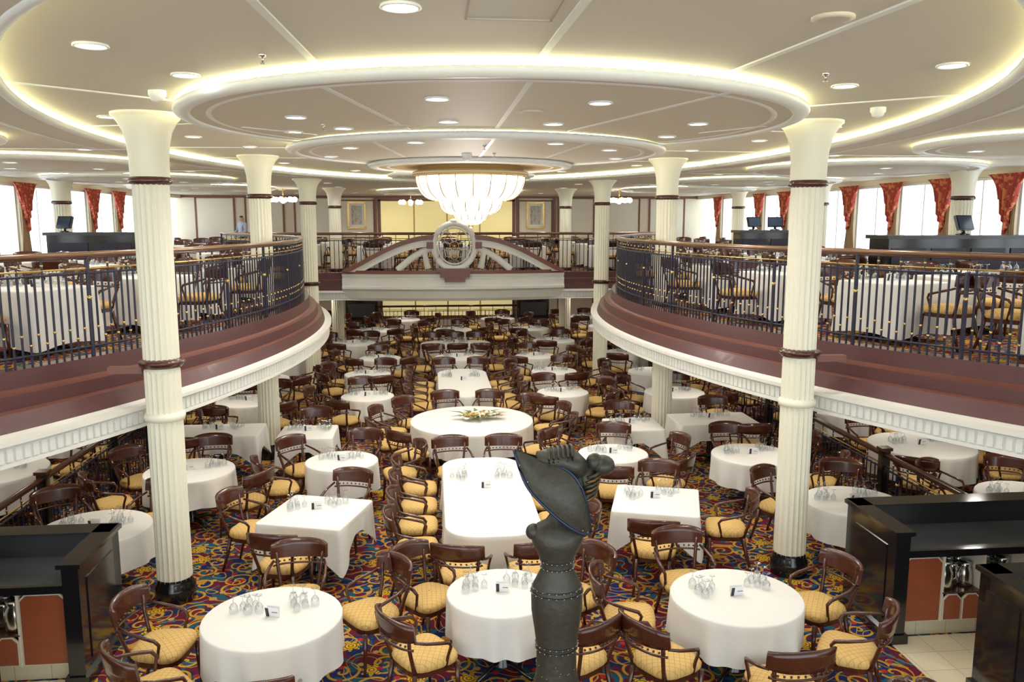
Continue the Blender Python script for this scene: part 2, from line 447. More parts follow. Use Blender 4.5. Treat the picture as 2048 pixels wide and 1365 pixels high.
# ---------------------------------------- ceiling
b=MB(); b.add([(-WX,YF,ZI),(WX,YF,ZI),(WX,YB,ZI),(-WX,YB,ZI)],[(0,3,2,1)],M_CEIL)
b.obj('ceiling')
b=MB(); N=128; EC=(0,11.6); EA,EB=4.5,8.9
def ep(a,k=0): return (EC[0]+(EA+k)*cos(a),EC[1]+(EB+k)*sin(a))
A=[2*pi*i/N for i in range(N)]
def outer(a):
    dx,dy=cos(a)*EA,sin(a)*EB
    ts=[]
    if abs(dx)>1e-9: ts.append((WX if dx>0 else -WX)/dx)
    if abs(dy)>1e-9: ts.append(((YB-EC[1]) if dy>0 else (YF-EC[1]))/dy)
    t=min(ts); return (EC[0]+dx*t,EC[1]+dy*t)
rings=[[(*outer(a),ZO) for a in A],[(*ep(a,.09),ZO) for a in A],[(*ep(a,.07),ZO-.02) for a in A],[(*ep(a,.02),ZO-.01) for a in A],[(*ep(a,-.01),ZO+.02) for a in A],[(*ep(a,.03),ZO+.045) for a in A],[(*ep(a,.18),ZO+.045) for a in A]]
b.loft(rings[:2],M_CEILD,closed=True); b.loft(rings[1:],M_TRIM,True,closed=True)
b.loft([[(*ep(a,.18),ZO+.045) for a in A],[(*ep(a,.18),ZO+.075) for a in A]],M_COVE,closed=True)
b.loft([[(*ep(a,.18),ZO+.075) for a in A],[(*ep(a,.18),ZI) for a in A]],M_TRIM,closed=True)
b.loft([[(*ep(a,.50),ZO-.001) for a in A],[(*ep(a,.52),ZO-.012) for a in A],[(*ep(a,.56),ZO-.001) for a in A]],M_TRIM,closed=True)
b.obj('ceiling_soffit')
def disc(x,y,R,z,zt,mat=M_CEILD,name='ceiling_disc',lines=(),N=96,tw=.12,h=.055):
    b=MB()
    b.lathe([(.001,0),(R-tw-.03,0)],(x,y,z),N,mat,smooth=False)
    b.lathe([(R-tw-.03,0),(R-tw-.03,-.015),(R-tw,-.02),(R-.07,-.022),(R-.02,-.005),(R,.02),(R-.01,.045),(R-.04,h),(R-.2,h)],(x,y,z),N,M_TRIM)
    zs=min(h+.03,zt-z-.004)
    b.lathe([(R-.14,h),(R-.14,zs)],(x,y,z),N,M_COVE,smooth=False)
    b.lathe([(R-.22,h),(R-.22,zt-z)],(x,y,z),N,M_TRIM,smooth=False)
    b.lathe([(R-.33,-.001),(R-.31,-.012),(R-.28,-.001)],(x,y,z),N,M_TRIM)
    for (x0,y0,x1,y1) in lines:
        a=atan2(y1-y0,x1-x0); L=sqrt((x1-x0)**2+(y1-y0)**2)
        b.box(((x0+x1)/2,(y0+y1)/2,z-.003),(L,.045,.01),M_TRIM,rz=a)
    return b.obj(name)
disc(0,8.5,3.0,D1,ZI,lines=((-1.4,6.2,-.85,9.0),(.05,5.85,.05,8.8),(.85,8.95,1.6,6.15),(-2.55,8.9,-1.9,9.6),(2.3,9.0,2.75,8.3)))
disc(0,11.35,2.5,D2,ZI,lines=((-1.3,9.5,-1.0,11.8),(.05,9.1,.05,11.8),(1.2,9.4,1.0,11.8)))
disc(0,13.3,1.6,D3,ZI,M_GOLDC)
for s in(-1,1):
    for (x,y,R) in((6.9,9.3,1.7),(6.9,14.1,1.95),(6.9,19,1.95),(6.9,24,1.95)):
        disc(s*x,y,R,ZO-.07,ZO,N=64,h=.03)
disc(0,17.2,1.5,D2,ZI,N=64); disc(0,26.5,2.3,ZO-.07,ZO,N=64,h=.03)
b=MB()
for (x0,y0,x1,y1) in((.08,5.5,.14,2.5),(-1.4,5.85,-1.55,3.0),(1.5,5.9,1.75,3.2),(-2.75,7.9,-4.1,6.6),(2.8,7.6,4.0,6.6),(-4,3.6,4.2,3.6),(-3.0,9.5,-4.4,9.9),(3.0,9.6,4.4,9.9),(-4.2,14.5,4.3,14.8),(-2.6,12.5,-4.4,12.6),(2.6,12.5,4.4,12.6)):
    a=atan2(y1-y0,x1-x0); L=sqrt((x1-x0)**2+(y1-y0)**2)
    b.box(((x0+x1)/2,(y0+y1)/2,ZI-.005),(L,.05,.01),M_TRIM,rz=a)
for (x,y,w,l) in((-.45,4.1,.012,.75),(.0,4.1,.012,.75),(-.22,3.73,.46,.012),(-.22,4.47,.46,.012)): b.box((x,y+.05,ZI-.004),(w,l,.008),M_LINE)
for s in(-1,1):
    for y in(6.8,11.7,16.5,21.5): b.box((s*7.1,y,ZO-.004),(5.0,.04,.008),M_TRIM)
b.obj('trim_2')
b=MB(); b.lathe([(.10,0),(.105,-.012),(.09,-.016),(.082,-.005),(.08,.0)],(0,0,0),24,M_TRIM); b.lathe([(.001,-.006),(.083,-.006)],(0,0,0),24,M_LAMP,smooth=False)
dl=b.mesh('recessed_downlight')
DL=[(-.78,4.3,ZI),(-2.67,5.4,ZI),(-2.4,6.4,ZI),(2.9,5.5,ZI),(2.6,6.4,ZI),(-.58,6.7,D1),(.74,6.8,D1),(-1.87,8.0,D1),(2.0,8.15,D1),
 (-1.53,8.9,D1),(-.46,8.2,D1),(.58,8.3,D1),(2.05,9.4,D1),(-2.1,9.3,D1),(-3.6,11,ZI),(3.7,10.8,ZI),(-3.2,12.4,ZI),(3.3,12.4,ZI),(-3.9,9.0,ZI),(3.9,9.2,ZI),
 (-.8,9.6,D2),(.8,9.6,D2),(-1.6,10.4,D2),(1.6,10.4,D2),(-2.0,11.8,D2),(2.0,11.8,D2),(-3.3,15.8,ZI),(3.3,15.8,ZI),(-1.8,15.5,ZI),(1.8,15.5,ZI),(-2.2,18,ZI),(2.2,18,ZI),(0,19.4,ZI),(-.7,16.6,D2),(.7,16.6,D2)]
for s in(-1,1):
    for y in(6.2,11.7,16.6,21.6,26.5,29.5): DL+= [(s*5.2,y,ZO),(s*8.2,y,ZO)]
    for y in(9.3,14.1,19,24): DL+= [(s*6.9,y-.8,ZO-.07),(s*6.2,y+.7,ZO-.07),(s*7.6,y+.7,ZO-.07)]
    for y in(21.5,24,29): DL.append((s*3.2,y,ZO))
DL+=[(-1.2,25.6,ZO-.07),(1.2,25.6,ZO-.07),(-1,27.8,ZO-.07),(1,27.8,ZO-.07),(-2.2,30.6,ZO),(2.2,30.6,ZO),(0,22.6,ZO)]
spot=bpy.data.lights.new('downlight_lamp','SPOT'); spot.energy=42; spot.spot_size=radians(168); spot.spot_blend=1; spot.shadow_soft_size=.12; spot.color=(1,.96,.89)
for x,y,z in DL:
    o=inst(dl,'recessed_downlight',(x,y,z))
    l=bpy.data.objects.new('lamp',spot); l.location=(0,0,-.06); COL.objects.link(l); l.parent=o
spot2=bpy.data.lights.new('soffit_lamp','SPOT'); spot2.energy=40; spot2.spot_size=radians(168); spot2.spot_blend=1; spot2.shadow_soft_size=.1; spot2.color=(1,.93,.82)
low=[]
for s in(-1,1):
    for y in(7.5,10,12.5,15,17.5,20,22.5,26,29.5): low.append((s*6.6,y,SOF))
    for y in(10.5,14.6,18.5): low.append((s*4.4,y,SOF))
for x in(-4,-1.4,1.4,4):
    for y in(24.8,27.2,30): low.append((x,y,SOF-.02))
for x,y,z in low:
    o=inst(dl,'recessed_downlight',(x,y,z))
    l=bpy.data.objects.new('lamp',spot2); l.location=(0,0,-.05); COL.objects.link(l); l.parent=o
b=MB(); b.lathe([(.022,-.001),(.022,-.015),(.006,-.02),(.006,-.05),(.018,-.055),(.018,-.06),(.001,-.06)],(0,0,0),10,M_STEEL); sp=b.mesh('sprinkler_head')
for x,y,z in((-1.7,5.6,ZI),(2.2,5.9,ZI),(0.0,9.9,D2),(-1.7,8.6,D1),(0.2,11.0,D2),(-5.8,9,ZO),(5.8,9.0,ZO)): inst(sp,'ceiling_sprinkler',(x,y,z))
b=MB(); b.lathe([(.11,-.001),(.11,-.015),(.08,-.02),(.001,-.012)],(0,0,0),24,M_CEILD); dm=b.mesh('ceiling_speaker')
for x,y,z in((1.45,4.3,ZI),(.25,7.4,D1),(-.95,8.6,D1)): inst(dm,'ceiling_speaker',(x,y,z))
b=MB(); b.lathe([(.07,-.001),(.07,-.04),(.06,-.05),(.05,-.08),(.015,-.095),(.001,-.095)],(0,0,0),20,M_TRIM); cm=b.mesh('dome_camera')
for x,y,z in((-2.85,7.2,ZI),(3.55,7.6,ZI),(-.15,11.2,D2)): inst(cm,'ceiling_dome_camera',(x,y,z))

# ---------------------------------------- columns
def column(zt):
    b=MB(); r=.178
    fl=lambda r,z,a: r*(1-.10*abs(sin(a*10)))
    b.lathe([(.19,0),(.21,.02),(.21,.16),(.185,.2),(.18,.26)],(0,0,0),32,M_BLACK)
    b.lathe([(r*1.02,.24),(r,1.0),(r,2.0)],(0,0,0),80,M_CREAM,fl,smooth=False)
    b.lathe([(r*.9,1.98),(r+.02,1.99),(r+.028,2.03),(r+.02,2.06),(r*.9,2.08)],(0,0,0),32,M_CREAM)
    b.lathe([(r,2.06),(r,2.52)],(0,0,0),80,M_CREAM,fl,smooth=False)
    b.lathe([(r*.9,2.54),(r+.02,2.55),(r+.05,2.59),(r+.055,2.61),(r+.02,2.63),(r*.9,2.64)],(0,0,0),32,M_WOOD)
    b.lathe([(r,2.62),(r*.99,4.42)],(0,0,0),80,M_CREAM,fl,smooth=False)
    b.lathe([(r*.95,2.50),(r*.95,2.56)],(0,0,0),32,M_CREAM)
    b.lathe([(r*.9,4.40),(r+.03,4.42),(r+.03,4.455),(r+.02,4.47),(r+.01,4.48)],(0,0,0),32,M_WOOD)
    h=zt-4.47; cap=[(.188,4.47),(.19,4.47+.3*h),(.20,4.47+.5*h),(.23,4.47+.72*h),(.28,4.47+.87*h),(.31,4.47+.92*h),(.315,4.47+.94*h),(.335,4.47+.955*h),(.335,zt)]
    b.lathe(cap,(0,0,0),40,M_CREAM)
    return b.mesh('column')
cI=column(ZI); cO=column(ZO)
for s in(-1,1):
    for y in COLY: inst(cI if y<15 else cO,'fluted_column',(s*COLX,y,0))
    for y in COLY: inst(cO,'fluted_column',(s*8.8,y-.1,0))
b=MB()
for s in(-1,1):
    for y in(8.75,20.45): b.box((s*3.80,y,DK-.03),(.34,.10,.07),M_WOODM)
b.obj('balcony_bracket')

# ---------------------------------------- chandelier
b=MB(); CY=13.3
tiers=[(.86,4.74,.52,4.36),(.50,4.37,.29,4.15),(.27,4.16,.04,3.99)]
b.lathe([(.80,D3),(.84,4.82),(.91,4.80),(.92,4.76),(.88,4.74),(.8,4.74)],(0,CY,0),48,M_GOLDC)
b.lathe([(.90,4.785),(.935,4.775),(.90,4.765)],(0,CY,0),48,M_TRIM)
for r0,z0,r1,z1 in tiers:
    pr=[]
    for i in range(9):
        t=i/8; r=r1+(r0-r1)*cos(t*pi/2)**.85 if i<8 else r1; pr.append((r,z0+(z1-z0)*sin(t*pi/2)))
    b.lathe(pr,(0,CY,0),48,M_CHAN)
    n=20 if r0>.8 else 14
    for k in range(n):
        a=2*pi*k/n; b.tube([( (r+.004)*cos(a),CY+(r+.004)*sin(a),z) for r,z in pr],.009,4,M_BRASS)
    b.tube([((r0+.01)*cos(2*pi*i/40),CY+(r0+.01)*sin(2*pi*i/40),z0) for i in range(40)],.016,6,M_BRASS,closed=True)
b.ball((0,CY,3.97),.04,M_BRASS,10,6)
b.obj('dome_chandelier')
pl=bpy.data.lights.new('chandelier_lamp','POINT'); pl.color=(1,.95,.88)
pl.energy=90; pl.shadow_soft_size=.3
o=bpy.data.objects.new('chandelier_lamp',pl); o.location=(0,CY,3.6); COL.objects.link(o)
b=MB()
b.tube([(0,0,0),(0,0,-.25)],.015,6,M_BRASS)
for k in range(8):
    a=2*pi*k/8; b.tube([(0,0,-.25),(.18*cos(a),.18*sin(a),-.32),(.34*cos(a),.34*sin(a),-.24)],.012,5,M_BRASS); b.ball((.34*cos(a),.34*sin(a),-.32),.08,M_GLOBE,10,6)
b.ball((0,0,-.36),.08,M_GLOBE,10,6)
sc_=b.mesh('globe_chandelier')
for x,y in((5.2,25.5),(-5.0,25.5),(-1.3,28.9),(1.3,28.9)): inst(sc_,'globe_chandelier',(x,y,ZO))

# ---------------------------------------- chair
def chair():
    b=MB()
    def sup(a,w,d,p=.55): 
        c,s_=cos(a),sin(a); x=w*(abs(c)**p)*(1 if c>0 else -1); y=d*(abs(s_)**p)*(1 if s_>0 else -1)
        return x*(1+.10*y/d),y
    n=24
    def ring(k,z): return [(*[v*k for v in sup(2*pi*i/n,.24,.225)],z) for i in range(n)]
    b.loft([ring(.3,.375),ring(.96,.375),ring(.98,.425)],M_WOOD,closed=True)
    b.loft([ring(.97,.42),ring(1.03,.44),ring(1.04,.465),ring(.98,.492),ring(.8,.51),ring(.45,.52),ring(.02,.523)],M_FAB,True,closed=True)
    for s in(-1,1):
        b.tube([(s*.22,.19,.40),(s*.22,.195,.2),(s*.23,.21,0)],[.026,.02,.013],6,M_WOOD)
        b.tube([(s*.17,-.19,.42),(s*.185,-.23,.2),(s*.20,-.29,0)],[.024,.021,.015],6,M_WOOD)
        b.tube([(s*.17,-.19,.40),(s*.185,-.225,.52),(s*.21,-.265,.66),(s*.225,-.28,.80)],[.024,.018,.018,.016],6,M_WOOD)
        b.tube([(s*.245,-.24,.73),(s*.272,-.14,.70),(s*.282,-.02,.67),(s*.278,.07,.645),(s*.262,.10,.60),(s*.248,.08,.52),(s*.24,.06,.42)],[.013,.015,.017,.018,.015,.014,.016],6,M_WOOD)
    def arc(u,z,off): 
        x=.26*sin(u*1.25)/sin(1.25); y=-.325+.105*(u*u)-(z-.7)*.14
        return (x+sin(u*.85)*off,y-off,z)
    us=[-1+2*i/14 for i in range(15)]
    def z1(u): return .915-.035*u*u
    def z0(u): return .73+.02*u*u
    F=[[arc(u,z0(u)+(z1(u)-z0(u))*t,0) for u in us] for t in(0,.33,.66,1)]
    B=[[arc(u,z0(u)+(z1(u)-z0(u))*t,.026) for u in us] for t in(1,.66,.33,0)]
    b.loft(F+B+[F[0]],M_WOOD,True)
    for e in(0,-1):
        q=[c[e] for c in F]+[c[e] for c in B]; b.add(q,[tuple(range(8))],M_WOOD)
    b.tube([arc(u*.88,.672,.012) for u in us],.011,5,M_WOOD)
    for k in range(-5,6): b.ball(arc(k/6.4,.702,.012),.011,M_WOOD,6,4)
    return b.mesh('dining_chair')
CH=chair()

# ---------------------------------------- tables
def perim(w,l,r,n=96):
    hw,hl=w/2,l/2; r=min(r,hw,hl)
    cs=[(hw-r,hl-r,0),(-hw+r,hl-r,pi/2),(-hw+r,-hl+r,pi),(hw-r,-hl+r,3*pi/2)]
    path=[]
    for cx_,cy_,a0 in cs:
        for i in range(9):
            a=a0+pi/2*i/8; path.append((cx_+r*cos(a),cy_+r*sin(a),cos(a),sin(a),abs(sin(2*(a-a0)))))
    L=[0]; m=len(path)
    for i in range(m):
        p,q=path[i],path[(i+1)%m]; L.append(L[-1]+sqrt((p[0]-q[0])**2+(p[1]-q[1])**2))
    out=[];k=0
    for i in range(n):
        t=L[-1]*i/n
        while L[k+1]<t: k+=1
        f=(t-L[k])/max(1e-9,L[k+1]-L[k]); p,q=path[k],path[(k+1)%m]
        out.append([p[j]+(q[j]-p[j])*f for j in range(5)]+[t])
    return out,L[-1]
def table(w,l,r,drop=.40,corner=0,seed=1,H=.74):
    rnd=random.Random(seed); b=MB(); P,T=perim(w,l,r,132)
    nf=max(10,int(T/.27)); ph=rnd.random()*6; ph2=rnd.random()*6
    def cornerness(x,y):
        dx=(w/2-abs(x)); dy=(l/2-abs(y)); return max(0,1-(dx+dy)/(.42*min(w,l)))
    def ring(t):
        out=[]
        for x,y,nx,ny,cn,s in P:
            f=sin(2*pi*nf*s/T+ph+1.4*sin(2*pi*3*s/T+ph2))*(.6+.4*sin(2*pi*5*s/T+ph))+.5*sin(2*pi*(nf//2)*s/T+ph*2)
            cc=cornerness(x,y)**1.2 if corner else 0
            k=sqrt(x*x+y*y)+1e-6
            off=.003+.032*t*f*(1 if not corner else .5)+.004*t
            d=drop*t+cc*corner*t
            out.append((x+nx*off+x/k*cc*.05*t,y+ny*off+y/k*cc*.05*t,H-.014-d))
        return out
    top=[(p[0]*.98,p[1]*.98,H) for p in P]; mid=[(p[0]*.3,p[1]*.3,H+.001) for p in P]; cen=[(p[0]*.001,p[1]*.001,H+.001) for p in P]
    e=[(p[0]*.997,p[1]*.997,H-.004) for p in P]
    b.loft([cen,mid,top,e]+[ring(t) for t in(0,.12,.3,.55,.8,1)],M_CLOTH,True,closed=True)
    legs=[(0,0)] if l<1.7 else [(0,-l*.28),(0,l*.28)]
    for lx,ly in legs:
        b.lathe([(.05,.70),(.05,.15),(.08,.08),(.09,.05)],(lx,ly,0),12,M_BLACK)
        for k in range(4):
            a=k*pi/2+pi/4; b.tube([(lx,ly,.09),(lx+.2*cos(a),ly+.2*sin(a),.06),(lx+.34*cos(a),ly+.34*sin(a),.018)],[.03,.026,.018],6,M_BLACK)
    return b.mesh('dining_table')
RT=[table(1.16,1.16,.58,.36,0,i) for i in range(3)]
RTs=[table(1.0,1.0,.50,.38,0,i+5) for i in range(2)]
ST=table(1.0,1.0,.03,.20,.34,9); STs=table(.86,.86,.03,.20,.32,11); RC=table(1.35,.82,.03,.26,.26,12)
LT=table(1.06,2.95,.36,.40,0,20); LT2=table(1.06,3.0,.5,.40,0,21); BT=table(2.05,2.1,1.02,.40,0,22); OV=table(1.9,1.0,.5,.40,0,23); BR=table(1.5,1.5,.75,.40,0,24)
UT=table(.95,.95,.06,.60,.05,31); 
b=MB()
gp=[(.036,0),(.04,.03),(.036,.065),(.02,.09),(.005,.10),(.004,.16),(.033,.168),(.034,.172)]
for i,(x,y) in enumerate(((0,0),(.09,.03),(.02,.10),(.11,.12),(-.07,.06),(.03,-.08))):
    k=.95 if i%2 else .78
    b.lathe([(r*k,z*k) for r,z in gp],(x,y,0),12,M_GLASS)
GL=b.mesh('wine_glasses')
b=MB(); b.box((0,0,.045),(.12,.004,.09),M_CARD,rot=Matrix.Rotation(.25,3,'X')); b.box((0,.024,.045),(.12,.004,.09),M_CARD,rot=Matrix.Rotation(-.25,3,'X'))
b.box((-.042,-.004,.045),(.028,.003,.085),M_IRON,rot=Matrix.Rotation(.25,3,'X'))
for k in range(2): b.box((.025,-.004,.065-k*.018),(.05,.003,.004),M_IRON,rot=Matrix.Rotation(.25,3,'X'))
CARD=b.mesh('menu_card')

TABS=[]
def T(z,x,y,me,w,l,kind,rot=0,n=6,a0=0,dress=True,angs=None): TABS.append(dict(z=z,x=x,y=y,me=me,w=w,l=l,k=kind,rot=rot,n=n,a0=a0,dress=dress,angs=angs))
T(0,-.05,7.0,RTs[0],1.0,1.0,'r',0,5,.9,angs=(215,140,30,-50))
T(0,2.02,6.72,RT[1],1.16,1.16,'r',angs=(165,213,100,18,-33,-88))
T(0,-2.02,6.72,RT[0],1.16,1.16,'r',angs=(172,217,88,36,-32,-85))
T(0,0,9.8,LT,1.06,2.95,'l')
T(0,0,13.5,BT,2.05,2.1,'r',0,12,.26)
T(0,0,16.85,LT2,1.06,3.0,'l')
T(0,0,20.0,RT[0],1.16,1.16,'r',0,6)
T(0,0,22.3,OV,1.9,1.0,'w')
T(0,0,25.2,RT[1],1.16,1.16,'r',0,6,.3); 
for s in(-1,1):
    i=0 if s<0 else 1
    T(0,s*2.0,9.28,ST,1.0,1.0,'s',-.30,4)
    T(0,s*1.92,11.3,RTs[i],1.0,1.0,'r',0,6,.3)
    T(0,s*2.62,12.95,STs,.86,.86,'s',0,4)
    T(0,s*1.88,15.6,RTs[1-i],1.0,1.0,'r',0,5,.5)
    T(0,s*2.05,17.9,RTs[i],1.0,1.0,'r',0,5,0)
    T(0,s*1.9,20.0,RTs[1-i],1.0,1.0,'r',0,5,.4)
    T(0,s*2.75,22.6,RT[2],1.16,1.16,'r',0,6,.2)
    T(0,s*2.4,25.2,RT[i],1.16,1.16,'r',0,6,.1)
    T(0,s*4.33,9.0,RT[1-i],1.16,1.16,'r',0,6,.2)
    T(0,s*3.9,11.05,RT[2],1.16,1.16,'r',0,6,.5)
    T(0,s*4.05,13.2,RC,1.35,.82,'w')
    T(0,s*4.05,15.4,RT[i],1.16,1.16,'r',0,6,.2)
    T(0,s*4.25,17.6,RT[1-i],1.16,1.16,'r',0,6,.4)
    T(0,s*4.3,20.3,RT[2],1.16,1.16,'r',0,6,.1)
    T(0,s*6.55,9.0,RT[0],1.16,1.16,'r',0,6,.1)
    T(0,s*6.6,11.3,BR,1.5,1.5,'r',0,8,.2)
    T(0,s*6.5,13.7,RT[1],1.16,1.16,'r',0,6,.3)
    T(0,s*6.5,16.0,RT[2],1.16,1.16,'r',0,6,.3)
    T(0,s*8.6,10.3,RT[2],1.16,1.16,'r',0,6,.3); T(0,s*8.6,12.6,RT[2],1.16,1.16,'r',0,6,.3); T(0,s*8.5,16.2,RT[2],1.16,1.16,'r',0,6,.3)
    T(0,s*4.9,25.6,RT[0],1.16,1.16,'r',0,6,.3)
    T(0,s*4.6,28.2,RT[0],1.16,1.16,'r',0,6,.3); T(0,s*1.6,27.9,RT[1],1.16,1.16,'r',0,6,.3)
    for y in(7.9,9.9,11.8,13.4,15.9,18.1,20.2):
        T(DK,s*(cx(3.0,12.5,y)+1.25),y,UT,.95,.95,'s',-s*math.asin((y-YC)/12.5),4)
    for x,y0 in((6.6,10.6),(8.4,9.6)):
        y=y0
        while y<31:
            if not(12<y<14.5 and x>6) : T(DK,s*x,y,UT,.95,.95,'s',0,4,0,y<22)
            y+=2.05
    for y in(24.9,27,29.4): T(DK,s*4.6,y,UT,.95,.95,'s',0,4,0,False); T(DK,s*2.3,y,UT,.95,.95,'s',0,4,0,False)
for y in(24.9,27,29.4): T(DK,0,y,UT,.95,.95,'s',0,4,0,False)
OBST=[(s*COLX,y,.48) for s in(-1,1) for y in COLY]+[(s*8.8,y-.1,.48) for s in(-1,1) for y in COLY]+[(0.08,4.75,.5)]
placed=[]
rr=random.Random(3)
BOXES=[(6.7,9.6,12.7,13.5,DK),(-8.8,-6.6,17.6,18.3,DK),(6.9,8.6,19.7,20.4,DK),(4.4,5.4,18.6,19.6,0),(-5.4,-4.4,18.6,19.6,0),(-7.3,-6.2,27.3,28.5,DK)]
def tryc(z,x,y,dx,dy,own):
    for px,py,pz in placed:
        if pz==z and (px-x)**2+(py-y)**2<.60**2: return
    for ox,oy,orr in OBST:
        if (ox-x)**2+(oy-y)**2<orr**2: return
    for t in TABS:
        if t is own or t['z']!=z: continue
        if t['k']=='r':
            if (t['x']-x)**2+(t['y']-y)**2<(t['w']/2+.28)**2: return
        else:
            ca,sa=cos(-t['rot']),sin(-t['rot']); lx,ly=x-t['x'],y-t['y']; lx,ly=lx*ca-ly*sa,lx*sa+ly*ca
            ax=max(0,abs(lx)-t['w']/2); ay=max(0,abs(ly)-t['l']/2)
            if ax*ax+ay*ay<.27**2: return
    if z==0 and abs(x)>3.3 and 5.5<y<8.35: return
    if z==0 and abs(abs(x)-5.38)<.38 and 7.8<y<15.2: return
    if z>0 and y<23.6 and abs(x)<cx(3.0,12.5,y)+.42: return
    if z>0 and y<23.7 and abs(x)<6 and abs(y-YFB)<.5: return
    if abs(x)>WX-.4 or y>YB-.5: return
    for (bx0,bx1,by0,by1,bz) in BOXES:
        if bz==z and bx0-.35<x<bx1+.35 and by0-.35<y<by1+.35: return
    placed.append((x,y,z))
    a=atan2(dy,dx)-pi/2+rr.uniform(-.1,.1)
    inst(CH,'dining_chair',(x,y,z),a)
keep=[]
for t in TABS:
    bad=False
    for ox,oy,orr in OBST:
        if abs(ox-t['x'])<t['w']/2+.2 and abs(oy-t['y'])<t['l']/2+.2: bad=True
    for (bx0,bx1,by0,by1,bz) in BOXES:
        if bz==t['z'] and bx0-.55<t['x']<bx1+.55 and by0-.55<t['y']<by1+.55: bad=True
    for k in keep:
        if k['z']==t['z'] and t['z']>0 and (k['x']-t['x'])**2+(k['y']-t['y'])**2<1.3**2: bad=True
    if not bad: keep.append(t)
TABS[:]=keep
for t in TABS:
    inst(t['me'],'dining_table',(t['x'],t['y'],t['z']),t['rot'])
    z,x,y,w,l=t['z'],t['x'],t['y'],t['w'],t['l']
    if t['dress']:
        if t['k']=='r' and w<1.6:
            inst(CARD,'menu_card',(x+.0,y-.02,z+.742),rr.uniform(-.3,.3))
            for sx in(-.28,.26): inst(GL,'wine_glasses',(x+sx*w/1.2,y+.14,z+.742),rr.uniform(0,6))
        elif t['k']=='l':
            inst(CARD,'menu_card',(x+.0,y+.1,z+.742),0)
            for sx in(-.33,.25): inst(GL,'wine_glasses',(x+sx,y+.5,z+.742),rr.uniform(0,1)); 
        elif t['k'] in 'sw':
            inst(CARD,'menu_card',(x,y+.05,z+.742),rr.uniform(-.3,.3))
            for sx in(-.24,.24): inst(GL,'wine_glasses',(x+sx,y+.18,z+.742),rr.uniform(0,6))
for t in TABS:
    z,x,y,w,l,k=t['z'],t['x'],t['y'],t['w'],t['l'],t['k']
    if k=='r':
        R=w/2+.34+rr.uniform(-.02,.05)
        al=[radians(q) for q in t['angs']] if t['angs'] else [t['a0']+2*pi*i/t['n'] for i in range(t['n'])]
        for a in al: tryc(z,x+R*cos(a),y+R*sin(a),-cos(a),-sin(a),t)
    elif k=='s':
        for i in range(4):
            a=t['rot']+i*pi/2; R=w/2+.31
            tryc(z,x+R*cos(a),y+R*sin(a),-cos(a),-sin(a),t)
    elif k=='l':
        for i in range(4):
            yy=y-l/2+.45+i*(l-.9)/3
            for s in(-1,1): tryc(z,x+s*(w/2+.31),yy,-s,0,t)
        for s in(-1,1):
            for xx in(-.36,.36): tryc(z,x+xx,y+s*(l/2+.28),-xx*.5,-s,t)
    elif k=='w':
        for s in(-1,1):
            for xx in(-.34,.34) if w<1.6 else(-.62,0,.62): tryc(z,x+xx,y+s*(l/2+.31),0,-s,t)
            tryc(z,x+s*(w/2+.31),y,-s,0,t)
# flowers
b=MB(); r0=random.Random(5)
for i in range(18):
    a=r0.random()*6.3; d=r0.random()*.28; x,y=d*cos(a)*1.3,d*sin(a)*.55; zz=.05+r0.random()*.07
    for k in range(5):
        an=2*pi*k/5+a; b.ball((x+.045*cos(an),y+.045*sin(an),zz),.045,M_PETAL if i%4 else M_GOLDLEAF,7,4,(1,.7,.4))
    b.ball((x,y,zz+.02),.018,M_GOLDLEAF,6,4)
for i in range(30):
    a=r0.random()*6.3; L=.12+r0.random()*.2; c,s_=cos(a),sin(a)
    p0=Vector((c*.12,s_*.06,.03)); p1=Vector((c*(L+.1)*1.3,s_*(L+.05)*.8,.04+r0.random()*.12)); pm_=(p0+p1)/2+Vector((0,0,.04)); n_=Vector((-s_,c,0))*.035
    b.add([p0,pm_+n_,p1,pm_-n_],[(0,1,2,3)],M_LEAF if i%3 else M_GOLDLEAF)
b.obj('magnolia_centerpiece',(.12,13.5,.742))

# ---------------------------------------- lower railings
for s in(-1,1):
    pth=[(s*5.38,8.3+.25*i) for i in range(23)]+[(s*(5.38-.9*(1-cos(t*.2))),13.9+1.4*sin(t*.2)) for t in range(1,6)]
    railing(pth,'floor_railing',0,.95,.11,M_WOOD,True,.009)
    b=MB()
    for y in(8.22,10.2,12.4,14.0): b.box((0,y,.5),(.11,.11,1.0),M_BLACK); b.box((0,y,1.02),(.15,.15,.04),M_WOOD); 
    b.obj('railing_newel',(s*5.38,0,0))
    b=MB(); b.box((s*4.9,19.1,.65),(1.0,.9,1.3),M_BLACK); b.box((s*4.9,19.1,1.32),(1.08,.98,.05),M_STONE); b.box((s*4.9,18.64,.35),(.8,.02,.5),M_WOOD);b.box((s*4.9,18.64,.95),(.8,.02,.4),M_STONE); b.obj('service_sideboard')
    b=MB(); b.box((s*3.25,31.5,.55),(1.2,.5,1.1),M_BLACK); b.box((s*3.25,31.48,1.12),(1.3,.6,.05),M_STONE); b.box((s*3.25,31.24,.7),(1.0,.02,.5),M_STONE); b.obj('service_sideboard')
railing([(-2.6,30.3),(2.6,30.3)],'floor_railing',0,.95,.14,M_WOOD,False)

